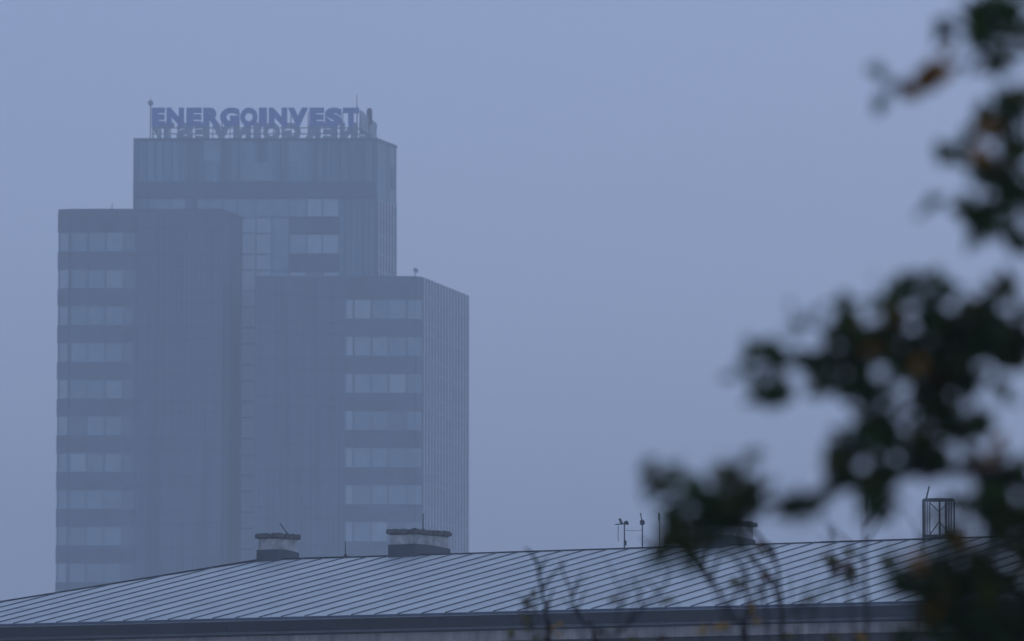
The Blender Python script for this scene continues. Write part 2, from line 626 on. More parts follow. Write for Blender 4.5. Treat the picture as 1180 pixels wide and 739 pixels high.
# frame
fr = MB()
z0 = zC + 0.06
zf = fz(158.5, YS)
for zr in (zb_ - 0.12, zb_ - 0.75):
    fr.box(fx(173, YS), fx(413, YS), YS + 0.16, YS + 0.26, zr - 0.06, zr + 0.06)
    fr.box(fx(181, YB), fx(429, YB), YB - 0.26, YB - 0.16, zr - 0.06, zr + 0.06)
for px in range(174, 414, 20):
    fr.box(fx(px, YS) - 0.05, fx(px, YS) + 0.05, YS + 0.27, YS + 0.37, z0, zt - 0.4)
    p = Vector((fx(px, YS), YS + 0.4, zt - 0.5))
    fr.tube([p, p + Vector((0, 1.4, z0 - p.z))], 0.04, 5)
for px in range(184, 430, 20):
    fr.box(fx(px, YB) - 0.05, fx(px, YB) + 0.05, YB - 0.37, YB - 0.27, z0, zt - 0.4)
for k in range(7):
    p = sa.lerp(sb, k / 6)
    fr.box(p.x - 0.4, p.x - 0.28, p.y - 0.05, p.y + 0.05, z0, zt - (0.9 if k % 3 else 0.3))
for zr in (zb_ - 0.2, zb_ - 0.75):
    fr.tube([(sa.x - 0.25, sa.y, zr), (sb.x - 0.25, sb.y, zr)], 0.06, 5)
fr.build('sign_frame', M['pale_steel'], sign)

# small things on the tower roofs
def lathe_dish(mb, c, axis, r, depth, sides=14, mi=0):
    axis = axis.normalized()
    u = axis.orthogonal().normalized()
    w = axis.cross(u)
    b = len(mb.v)
    rings = [(0.05, 0.0), (0.5, 0.25), (1.0, 1.0), (1.0, 1.12), (0.5, 0.40), (0.05, 0.12)]
    for rr, dd in rings:
        for k in range(sides):
            a = 2 * math.pi * k / sides
            mb.v.append(tuple(c + (u * math.cos(a) + w * math.sin(a)) * r * rr + axis * depth * dd))
    for i in range(len(rings) - 1):
        for k in range(sides):
            k2 = (k + 1) % sides
            mb.f.append((b + i * sides + k, b + i * sides + k2, b + (i + 1) * sides + k2, b + (i + 1) * sides + k))
            mb.m.append(mi)


# drum aerial over the first letter
p = at(173.5, 119, YS + 0.6)
t = thing('drum_aerial', 'small round aerial on a short mast above the first letter of the sign', 'aerial', (p.x, p.y, z0))
mb = MB()
mb.tube([(p.x, p.y, z0), (p.x, p.y, p.z - 0.25)], 0.06, 6)
mb.build('mast', M['steel'], t)
mb = MB()
mb.tube([p - Vector((0, 0.16, 0)), p + Vector((0, 0.16, 0))], 0.30, 12)
mb.tube([p + Vector((0, 0, 0.25)), p + Vector((0, 0, 0.75))], 0.03, 5)
mb.build('drum', M['pale_steel'], t)
# whip mast right of the last letter
p = at(411.3, 109, YS + 0.9)
t = thing('whip_mast', 'thin upright mast rising beside the last letter of the rooftop sign', 'mast', (p.x, p.y, z0))
mb = MB()
mb.tube([(p.x, p.y, z0), (p.x, p.y, z0 + (p.z - z0) * .6), p], [0.07, 0.06, 0.03], 6)
mb.build('mast', M['steel'], t)
mb = MB()
mb.box(p.x - 0.22, p.x + 0.22, p.y - 0.22, p.y + 0.22, z0 - 0.02, z0 + 0.1)
mb.build('base_plate', M['steel'], t)
# stub antenna group at the right end of the sign
p = at(425.7, 125.5, YS + 6)
t = thing('panel_antenna', 'upright grey panel antenna standing at the right end of the rooftop sign', 'antenna', (p.x, p.y, z0))
mb = MB()
mb.tube([(p.x, p.y + .2, z0), (p.x, p.y + .2, p.z)], 0.06, 6)
mb.build('pole', M['steel'], t)
mb = MB()
mb.box(p.x - 0.30, p.x + 0.30, p.y - 0.12, p.y + 0.12, p.z - 1.7, p.z - 0.1)
mb.box(p.x - 0.2, p.x + 0.2, p.y - 0.09, p.y + 0.09, p.z - 0.1, p.z + 0.05)
mb.build('panel', M['steel'], t)
# dish on the right wing roof
p = at(478.5, 313, YR + 2.0)
t = thing('satellite_dish', 'small dish aerial on the roof edge of the low right hand wing of the tower', 'satellite dish', (p.x, p.y, zR))
mb = MB()
mb.tube([(p.x, p.y, zR), (p.x, p.y, p.z)], 0.05, 6)
mb.tube([(p.x, p.y - .05, zR + .15), (p.x + 0.75, p.y - .05, zR + 0.15)], 0.03, 5)
mb.build('mast', M['steel'], t)
mb = MB()
lathe_dish(mb, p + Vector((0, -0.05, 0.05)), Vector((0.45, -0.8, 0.35)), 0.30, 0.12)
mb.build('reflector', M['pale_steel'], t)
# aerial on the left wing
p = at(129.5, 234.5, YL + 1.5)
t = thing('rod_aerial', 'short tilted rod aerial on the roof edge of the left wing of the tower', 'aerial', (p.x, p.y, zL))
mb = MB()
mb.tube([(p.x - 0.1, p.y, zL), (p.x - 0.05, p.y, zL + 0.25), p], [0.05, 0.05, 0.03], 6)
mb.build('rod', M['steel'], t)
mb = MB()
mb.box(p.x - 0.32, p.x + 0.12, p.y - 0.12, p.y + 0.12, zL, zL + 0.12)
mb.build('bracket', M['steel'], t)

# ------------------------------------------------------------------ building with the sheet metal roof
RS = 0.68
Ymid = 180 * RS
he = CAM.z + (at(400, 709, Ymid).z - CAM.z)
E0 = at_z(0, 719.2, he)
E1 = at_z(1000, 693.9, he)
e = (E1 - E0).normalized()
n = Vector((-e.y, e.x, 0))                    # inward, away from the camera
LSP, RISE = 14.7 * RS, 2.72 * RS
slope = RISE / LSP
PN = Vector((n.x * -slope, n.y * -slope, 1)).normalized()


def rf(s, t, h=0.0):                          # point on the front slope, s along the eave from E0, t inward
    return E0 + e * s + n * t + Vector((0, 0, t * slope + h))


def st(p):
    d = p - E0
    return d.dot(e), d.dot(n)


house = thing('metal_roofed_building', 'long building with hipped pale standing seam metal roof behind the leaves', 'building', (E0.x + 12, E0.y, 0))
# ridge end and hip
s_r, t_r = st(at_plane(302, 645.6, E0, PN))
s_h, t_h = st(at_plane(0, 694.2, E0, PN))
k = (s_r - s_h) / (t_r - t_h)
s_c = s_r - k * LSP if True else 0            # the hip meets the eave here
s_r = s_c + k * LSP
S_END = st(at_plane(1700, 690, E0, PN))[0]
ro = MB()
th = 0.05
bk = lambda s, t: E0 + e * s + n * (2 * LSP - t) + Vector((0, 0, t * slope))
ro.poly([bk(s_r, LSP), bk(S_END, LSP), bk(S_END, 0), bk(s_c, 0)], 0)
ro.poly([rf(s_r, LSP), bk(s_c, 0), rf(s_c, 0)], 0)
ro.poly([rf(S_END, 0), bk(S_END, 0), rf(S_END, LSP)], 0)
ro.poly([rf(s_c, 0, -th), bk(s_c, 0) - Vector((0, 0, th)), bk(S_END, 0) - Vector((0, 0, th)), rf(S_END, 0, -th)], 0)
for a, b in ((rf(s_c, 0), rf(S_END, 0)),):
    dz = Vector((0, 0, th))
    ro.poly([a - dz, b - dz, b, a], 1)
# standing seams
SP = 27.2 / 1.0
s_step = (st(at_plane(400 + 27.0, 709.2 - 27.0 * 0.0253, E0, PN))[0] - st(at_plane(400, 709.2, E0, PN))[0])
s0 = st(at_plane(16.5, 718.6, E0, PN))[0]
ks = int((s_c - s0) / s_step) - 1
hgt, hw = 0.024, 0.010
top_t = lambda s: LSP if s >= s_r else (s - s_c) / k
edges = [s_c] + [s0 + j * s_step for j in range(ks, 400) if s_c + 0.05 < s0 + j * s_step < S_END - 0.05] + [S_END]
for a, b in zip(edges[:-1], edges[1:]):
    mi = random.choice((0, 0, 2, 3))
    if a < s_r < b:
        ro.poly([rf(a, 0), rf(b, 0), rf(b, LSP), rf(s_r, LSP), rf(a, top_t(a))], mi)
    elif a <= s_c:
        ro.poly([rf(a, 0), rf(b, 0), rf(b, top_t(b))], mi)
    else:
        ro.poly([rf(a, 0), rf(b, 0), rf(b, top_t(b)), rf(a, top_t(a))], mi)
    if top_t(a) > 3 and random.random() < 0.35:          # lap joint across the pan
        tj = random.uniform(0.25, 0.9) * top_t(a)
        ro.hexa([rf(a + .02, tj, .001), rf(b - .02, tj, .001), rf(b - .02, tj + .02, .001), rf(a + .02, tj + .02, .001),
                 rf(a + .02, tj, .006), rf(b - .02, tj, .006), rf(b - .02, tj + .02, .003), rf(a + .02, tj + .02, .003)], mi)
i = ks
while True:
    s = s0 + i * s_step + random.uniform(-0.012, 0.012)
    i += 1
    if s > S_END - 0.2:
        break
    if s < s_c + 0.1:
        continue
    t1 = LSP - 0.06 if s >= s_r else (s - s_c) / k - 0.05
    if t1 < 0.2:
        continue
    s1 = s + random.uniform(-0.015, 0.015)
    ro.hexa([rf(s - hw, -0.02, 0.001), rf(s + hw, -0.02, 0.001), rf(s1 + hw, t1, 0.001), rf(s1 - hw, t1, 0.001),
             rf(s - hw, -0.02, hgt), rf(s + hw, -0.02, hgt), rf(s1 + hw, t1, hgt), rf(s1 - hw, t1, hgt)], 1)
roof = ro.build('roof', [M['roof_metal'], M['seam'], M['roof_metal_b'], M['roof_metal_c']], house)
rc = MB()
segs = 14
for j in range(segs):
    a, b = s_r + (S_END - s_r) * j / segs, s_r + (S_END - s_r) * (j + 1) / segs
    w_ = random.uniform(-0.008, 0.008)
    rc.hexa([rf(a, LSP - 0.07, -0.03 + .04), rf(b, LSP - 0.07, -0.03 + .04), bk(b, LSP - 0.07) + Vector((0, 0, .01)), bk(a, LSP - 0.07) + Vector((0, 0, .01)),
             rf(a, LSP - 0.05, 0.036 + w_), rf(b, LSP - 0.05, 0.036 + w_), bk(b, LSP - 0.05) + Vector((0, 0, .036 + w_)), bk(a, LSP - 0.05) + Vector((0, 0, .036 + w_))])
rc.tube([rf(s_c, 0, 0.015), rf(s_c + k * LSP * .5, LSP * .5, 0.0), rf(s_r, LSP, 0.015)], 0.03, 6)
rc.build('ridge_cap', M['gutter'], roof)


def run(mb, t0, t1, z0, z1, wob=0.0, mi=0, n_seg=1, gap=0.0):
    for j in range(n_seg):
        a = s_c - 0.2 + (S_END - s_c) * j / n_seg
        b = s_c - 0.2 + (S_END - s_c) * (j + 1) / n_seg - gap
        w_ = random.uniform(-wob, wob)
        q = []
        for z in (z0 + w_, z1 + w_):
            for (s, t) in ((a, t0), (b, t0), (b, t1), (a, t1)):
                p_ = E0 + e * s + n * t
                q.append((p_.x, p_.y, he + z))
        mb.hexa(q, mi)


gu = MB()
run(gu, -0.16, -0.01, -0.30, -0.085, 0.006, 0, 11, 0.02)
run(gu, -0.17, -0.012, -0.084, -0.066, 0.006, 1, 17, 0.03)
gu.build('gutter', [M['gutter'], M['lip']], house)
mo = MB()
run(mo, -0.10, 0.3, -0.365, -0.31, 0.004, 0, 7, 0.01)
mo.build('moulding', M['moulding'], house)
co = MB()
run(co, 0.02, 0.6, -0.62, -0.405)
co.build('cornice', M['cornice'], house)
so = MB()
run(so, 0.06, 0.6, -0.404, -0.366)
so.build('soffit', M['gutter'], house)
wa = MB()
p0, p1 = s_c + 0.4, S_END - 0.3
q = []
for z in (0, he - 0.64):
    for (s, t) in ((p0, 0.35), (p1, 0.35), (p1, 2 * LSP - 0.35), (p0, 2 * LSP - 0.35)):
        p_ = E0 + e * s + n * t
        q.append((p_.x, p_.y, z))
wa.hexa(q)
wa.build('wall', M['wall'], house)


def chimney(px, py, pl, pr, h_top, h_cap, h_fl, h_fl2, label=None, seed=1):
    """px,py: foot of the corner nearest the camera; pl, pr: left and right extent in pixels; heights in metres above the foot"""
    rnd = random.Random(seed)
    s1, t0 = st(at_plane(px, py, E0, PN))
    base = rf(s1, t0)
    mpp = (base.y) / F
    w = (px - pl) * mpp / (e.x + e.y * 0.02)
    d = (pr - px) * mpp / n.x
    P = lambda s, t, z: E0 + e * s + n * t + Vector((0, 0, base.z - E0.z + z))
    s0_ = s1 - w
    t1 = t0 + d
    root = MB()

    def bx(mb, a0, a1, b0, b1, zz, mi=0):      # zz: 4 bottom + 4 top heights
        c4 = ((a0, b0), (a1, b0), (a1, b1), (a0, b1))
        mb.hexa([P(*c4[i_], zz[i_]) for i_ in range(4)] + [P(*c4[i_], zz[4 + i_]) for i_ in range(4)], mi)
    bx(root, s0_, s1, t0, t1, [-0.9] * 4 + [h_cap] * 4)
    body = root.build('chimney', M['plaster'], house)
    if label:
        body['label'] = label
    # flashing collar: follows the roof over the ridge
    fl = MB()
    o_ = 0.035
    tm = t0 + d * 0.42
    bx(fl, s0_ - o_, s1 + o_, t0 - o_, t0 + .001, [-0.35] * 4 + [h_fl] * 4)
    for sA, sB in ((s1 + .001, s1 + o_ + .001), (s0_ - o_ - .001, s0_ - .001)):
        bx(fl, sA, sB, t0 - o_ + .002, tm, [-0.9] * 4 + [h_fl + .003] * 4)
        bx(fl, sA, sB, tm, t1 + o_, [-0.9] * 4 + [h_fl + .003, h_fl + .003, h_fl2, h_fl2])
    fl.build('flashing', M['flashing'], body)
    # crumbling concrete cap built from an uneven ring of edge points
    cp = MB()
    ov = 0.062
    N = 15
    ring = []
    for (aa, bb) in (((s0_ - ov, t0 - ov), (s1 + ov, t0 - ov)), ((s1 + ov, t0 - ov), (s1 + ov, t1 + ov)),
                     ((s1 + ov, t1 + ov), (s0_ - ov, t1 + ov)), ((s0_ - ov, t1 + ov), (s0_ - ov, t0 - ov))):
        for j in range(N):
            f_ = j / N
            ring.append((aa[0] + (bb[0] - aa[0]) * f_ + rnd.uniform(-.02, .02), aa[1] + (bb[1] - aa[1]) * f_ + rnd.uniform(-.02, .02)))
    b = len(cp.v)
    cx, ct = (s0_ + s1) / 2, (t0 + t1) / 2
    lv = [(0.86, h_cap + 0.001, 0), (1.0, h_cap + 0.025, .016), (1.0, h_top - 0.045, .022), (0.985, h_top, .02)]
    nr = len(ring)
    for (sc, z, j_) in lv:
        for (s, t) in ring:
            cp.v.append(tuple(P(cx + (s - cx) * sc, ct + (t - ct) * sc, z + rnd.uniform(-j_, j_))))
    for r_ in range(len(lv) - 1):
        for j in range(nr):
            j2 = (j + 1) % nr
            cp.f.append((b + r_ * nr + j, b + r_ * nr + j2, b + (r_ + 1) * nr + j2, b + (r_ + 1) * nr + j))
            cp.m.append(0)
    cp.f.append(tuple(b + j for j in reversed(range(nr))))
    cp.f.append(tuple(b + 3 * nr + j for j in range(nr)))
    cp.m += [0, 0]
    cp.build('chimney_cap', M['cap'], body)
    return P, s0_, s1, t0, t1


mp = 1 / 52.5
ch1 = chimney(320, 646.5, 297.5, 341, 34.5 * mp, 28 * mp, 14.5 * mp, 12 * mp, 'narrow chimney with stained plaster and a broken cap at the hip end', 3)
ch2 = chimney(478, 641.5, 449.5, 516, 34 * mp, 27.5 * mp, 15.5 * mp, 13 * mp, 'wide low chimney with pale plaster and level concrete cap', 4)
ch3 = chimney(831, 631.5, 802, 871, 34 * mp, 28 * mp, 15.5 * mp, 13 * mp, 'wide chimney half hidden behind the hanging leaves', 5)

# ------------------------------------------------------------------ aerials on the metal roof
RIDGE_Z = he + RISE


def ridge_pt(px):
    # point of the ridge seen at this column
    a = E0 + n * LSP + Vector((0, 0, RISE))
    lo, hi = -20.0, S_END
    for _ in range(60):
        m_ = (lo + hi) / 2
        p_ = a + e * m_ - CAM
        c_ = p_.dot(RT) / p_.dot(FWD) * F + W / 2
        if c_ < px:
            lo = m_
        else:
            hi = m_
    return a + e * lo


def top_at(px, py, Y):
    return at(px, py, Y)


# rod leaning on the first chimney
P, a0, a1, b0, b1 = ch1
foot = P((a0 + a1) / 2 + 0.05, (b0 + b1) / 2, 34.5 * mp - 0.03)
foot.x = at(333, 614, foot.y).x
tip = at(322.5, 603, foot.y)
t = thing('leaning_rod', 'thin slanting metal rod stuck in the broken chimney cap', 'rod', foot)
mb = MB()
mb.tube([foot, tip], [0.016, 0.013], 6)
mb.build('rod', M['steel'], t)
mb = MB()
mb.tube([foot - Vector((0, 0, .01)), foot + (tip - foot) * 0.12], 0.04, 7)
mb.build('socket', M['steel'], t)
# rod behind the second chimney
P, a0, a1, b0, b1 = ch2
foot = P(a1 - 0.05, (b0 + b1) / 2 - .2, 34 * mp - 0.03)
tip = at(487.6, 592, foot.y)
foot.x = tip.x
t = thing('upright_rod', 'thin upright rod standing on the wide chimney in front of the tower', 'rod', foot)
mb = MB()
mb.tube([foot, tip], [0.016, 0.012], 6)
mb.build('rod', M['steel'], t)
mb = MB()
mb.tube([foot - Vector((0, 0, .01)), foot + Vector((0, 0, 0.06))], 0.035, 7)
mb.build('socket', M['steel'], t)
# short rod on the ridge
foot = ridge_pt(398) + Vector((0, 0, 0.03))
tip = at(398, 624, foot.y)
t = thing('ridge_rod', 'short thin rod on the bare ridge between the narrow and wide chimneys', 'rod', foot)
mb = MB()
mb.tube([foot, tip], [0.014, 0.010], 6)
mb.build('rod', M['steel'], t)
mb = MB()
mb.tube([foot - Vector((0, 0, .02)), foot + Vector((0, 0, 0.05))], 0.035, 7)
mb.build('socket', M['steel'], t)

# aerial with boom and fin
foot = ridge_pt(719.5) + Vector((0, 0, 0.02))
Y = foot.y
t = thing('boom_aerial', 'roof aerial whose mast carries a sideways boom with a raised fin', 'aerial', foot)
mb = MB()
mb.tube([foot, at(719.5, 604, Y)], [0.017, 0.014], 7)
mb.build('mast', M['steel'], t)
mb = MB()
mb.tube([at(709, 604.6, Y), at(722, 603.5, Y)], 0.014, 6)
mb.build('boom', M['steel'], t)
mb = MB()
a, b = at(716.2, 604, Y), at(713.4, 597.5, Y)
ax = Vector((0.2, -0.15, 0))
mb.hexa([a - ax * .1 + Vector((0, .1, 0)), a + ax * .14, a + ax * .14 + Vector((.02, .05, 0)), a - ax * .1 + Vector((0.02, .15, 0)),
         b - ax * .1 + Vector((0, .1, 0)), b + ax * .12, b + ax * .12 + Vector((.02, .05, 0)), b - ax * .1 + Vector((0.02, .15, 0))])
mb.build('fin', M['steel'], t)
mb = MB()
lathe_dish(mb, at(721, 603.3, Y), Vector((0.75, -0.6, 0.3)), 0.055, 0.04)
mb.tube([at(719.2, 603.4, Y), at(722.2, 602.2, Y)], [0.035, 0.045], 8)
mb.build('receiver', M['steel'], t)
mb = MB()
mb.box(foot.x - .01, foot.x + 0.05, Y - .04, Y + .05, foot.z + 0.06, foot.z + 0.17)
mb.build('junction_box', M['steel'], t)
mb = MB()
mb.tube([at(712.6, 606, Y), at(712.2, 614, Y), at(712.4, 624, Y)], 0.008, 5)
mb.build('dropper', M['steel'], t)
# ball and whip aerial
foot2 = ridge_pt(740.2) + Vector((0, 0, 0.02))
Y2 = foot2.y
t = thing('dish_aerial', 'roof aerial mast with a small round dish and a bent whip on top', 'aerial', foot2)
mb = MB()
mb.tube([foot2, at(740.2, 604, Y2)], [0.017, 0.014], 7)
mb.build('mast', M['steel'], t)
mb = MB()
lathe_dish(mb, at(739.4, 602.6, Y2), Vector((0.35, -0.9, 0.15)), 0.065, 0.04)
mb.tube([at(738.2, 603.2, Y2), at(741.2, 604.4, Y2)], 0.035, 8)
mb.build('dish', M['steel'], t)
mb = MB()
mb.tube([at(739.6, 600, Y2), at(738.7, 595, Y2), at(738.2, 591.5, Y2)], [0.014, 0.012, 0.02], 6)
mb.build('whip', M['steel'], t)
# cable slung between the two masts
mb = MB()
mb.tube([at(720, 611, Y), at(726, 611.6, (Y * 2 + Y2) / 3), at(733, 611.9, (Y + Y2 * 2) / 3), at(740, 611.2, Y2)], 0.005, 5)
o = mb.build('aerial_cable', M['steel'])
o['label'] = 'thin cable slung between the boom aerial and dish aerial masts'
o['category'] = 'cable'
# third mast, partly lost in the leaves
foot3 = ridge_pt(760) + Vector((0, 0, 0.02))
t = thing('tube_aerial', 'plain roof mast with a thick tubular tip, half lost behind the leaves', 'aerial', foot3)
mb = MB()
mb.tube([foot3, at(760, 600, foot3.y)], [0.015, 0.012], 7)
mb.build('mast', M['steel'], t)
mb = MB()
mb.tube([at(759.6, 600, foot3.y), at(759.2, 591, foot3.y)], [0.026, 0.02], 8)
mb.build('tip', M['steel'], t)

# open steel cage on the ridge at the right
cA = ridge_pt(1082)
Y = cA.y
t = thing('steel_cage', 'round open steel cage on the roof ridge at the right', 'cage', cA)
mppc = Y / F
R_ = 18.0 * mppc
c0 = Vector((cA.x, cA.y + R_ * .2, cA.z - 0.05))
zt_ = at(1082, 575, Y).z
zb2 = at(1082, 617.5, Y).z
NP = 10
ang = [math.radians(a_) for a_ in (178, 200, 222, 268, 296, 304, 312, 322, 2, 60, 80, 120, 140)]
for a_ in ang:
    mb = MB()
    q = c0 + Vector((math.cos(a_), math.sin(a_), 0)) * R_
    thick = 0.017 if abs(math.sin(a_)) < 0.5 else 0.012
    mb.tube([(q.x, q.y, c0.z - .1), (q.x, q.y, zt_ - 0.02 if a_ < 3.3 else zt_)], thick, 6)
    mb.build('post', M['steel'], t)
for z, r_ in ((zt_ - 0.02, 0.024), (zb2, 0.018), (zb2 - .06, 0.011)):
    mb = MB()
    mb.tube([c0 + Vector((math.cos(2 * math.pi * i_ / 28) * R_ * .97, math.sin(2 * math.pi * i_ / 28) * R_ * .97, z - c0.z)) for i_ in range(29)], r_, 6)
    mb.build('hoop', M['steel'], t)
zm = (zt_ + zb2) / 2


def brace(a_, b_, r_):
    mb = MB()
    mb.tube([a_, b_], r_, 5)
    mb.build('brace', M['steel'], t)


for (a0_, a1_) in ((232, 268), (268, 304)):
    pa, pb = [c0 + Vector((math.cos(math.radians(x_)), math.sin(math.radians(x_)), 0)) * R_ * .98 for x_ in (a0_, a1_)]
    if a0_ == 232:
        brace((pa.x, pa.y, zt_ - .1), (pb.x, pb.y, zm + .1), 0.013)
        brace((pa.x, pa.y, zb2 + .02), (pb.x, pb.y, zb2 + .3), 0.013)
    else:
        brace((pa.x, pa.y, zb2 + .3), (pb.x, pb.y, zb2 + .05), 0.013)
        brace((pa.x, pa.y, zm + .1), (pb.x, pb.y, zt_ - .1), 0.010)
mb = MB()
mb.tube([at(1067.3, 575, Y), at(1070.8, 560.5, Y)], [0.02, 0.016], 6)
mb.build('whip', M['steel'], t)

# ------------------------------------------------------------------ foreground tree, out of focus
TY = 12.0


def jit(p, a):
    return p + Vector((random.gauss(0, a), random.gauss(0, a), random.gauss(0, a)))


def smooth(pts, n_=5):
    out = []
    m_ = len(pts)
    for i_ in range(m_ - 1):
        p0_, p1_, p2_, p3_ = pts[max(i_ - 1, 0)], pts[i_], pts[i_ + 1], pts[min(i_ + 2, m_ - 1)]
        for j in range(n_):
            u_ = j / n_
            out.append(0.5 * ((2 * p1_) + (p2_ - p0_) * u_ + (2 * p0_ - 5 * p1_ + 4 * p2_ - p3_) * u_ ** 2 + (3 * p1_ - p0_ - 3 * p2_ + p3_) * u_ ** 3))
    out.append(pts[-1])
    return out


tree_base = Vector((1.95, TY + 0.5, 0))
tree = thing('leafy_tree', 'dark out of focus tree with turning leaves at the right edge', 'tree', tree_base)
trunk = MB()
tp = smooth([tree_base, tree_base + Vector((0.05, 0, 2.5)), tree_base + Vector((-0.05, 0.05, 5)), tree_base + Vector((0.08, 0, 7.5)), tree_base + Vector((0.0, 0.0, 10))], 5)
trunk.tube(tp, [0.15 - 0.13 * i_ / (len(tp) - 1) for i_ in range(len(tp))], 10)
trunk.build('trunk', M['bark'], tree, True)
limb_paths = [
    ([(1655, 420), (1400, 150), (1230, 60), (1175, 42), (1130, 44), (1090, 28)], 0.018, 12.1),
    ([(1230, 60), (1150, 62), (1100, 76), (1045, 104), (1016, 84)], 0.006, 12.1),
    ([(1655, 600), (1400, 380), (1240, 290), (1180, 235), (1148, 195), (1105, 185)], 0.018, 12.0),
    ([(1240, 290), (1170, 215), (1160, 150), (1172, 110)], 0.008, 12.1),
    ([(1655, 800), (1400, 560), (1230, 420), (1150, 375), (1090, 400), (1020, 405), (950, 410), (875, 430)], 0.022, 12.0),
    ([(1090, 400), (1055, 370), (1010, 345), (985, 352)], 0.007, 12.1),
    ([(1020, 405), (960, 380), (915, 372)], 0.006, 11.9),
    ([(1090, 400), (1050, 470), (1010, 520), (1008, 600)], 0.009, 12.0),
    ([(1655, 900), (1400, 700), (1240, 600), (1150, 550), (1060, 540), (980, 560), (900, 578), (830, 588), (752, 560)], 0.020, 12.0),
    ([(830, 588), (845, 550), (864, 525)], 0.006, 12.0),
    ([(830, 588), (800, 605), (768, 625)], 0.006, 12.0),
    ([(1655, 1000), (1400, 820), (1240, 720), (1150, 690), (1060, 690)], 0.018, 12.0),
    ([(1150, 690), (1100, 660), (1080, 640)], 0.008, 12.0),
    ([(1240, 720), (1180, 640), (1150, 600)], 0.010, 12.0),
]
for pth, r0, Yb in limb_paths:
    mb = MB()
    pts = [at(a, b, Yb + random.uniform(-.12, .12) + (0.4 if a > 1300 else 0)) for a, b in pth]
    pp = smooth(pts, 6)
    N_ = len(pp)
    pp = [jit(q_, 0.004) for q_ in pp]
    mb.tube(pp, [max(0.0035, r0 * 1.25 * (1 - 0.8 * i_ / (N_ - 1))) for i_ in range(N_)], 7)
    mb.build('branch', M['bark'], tree, True)

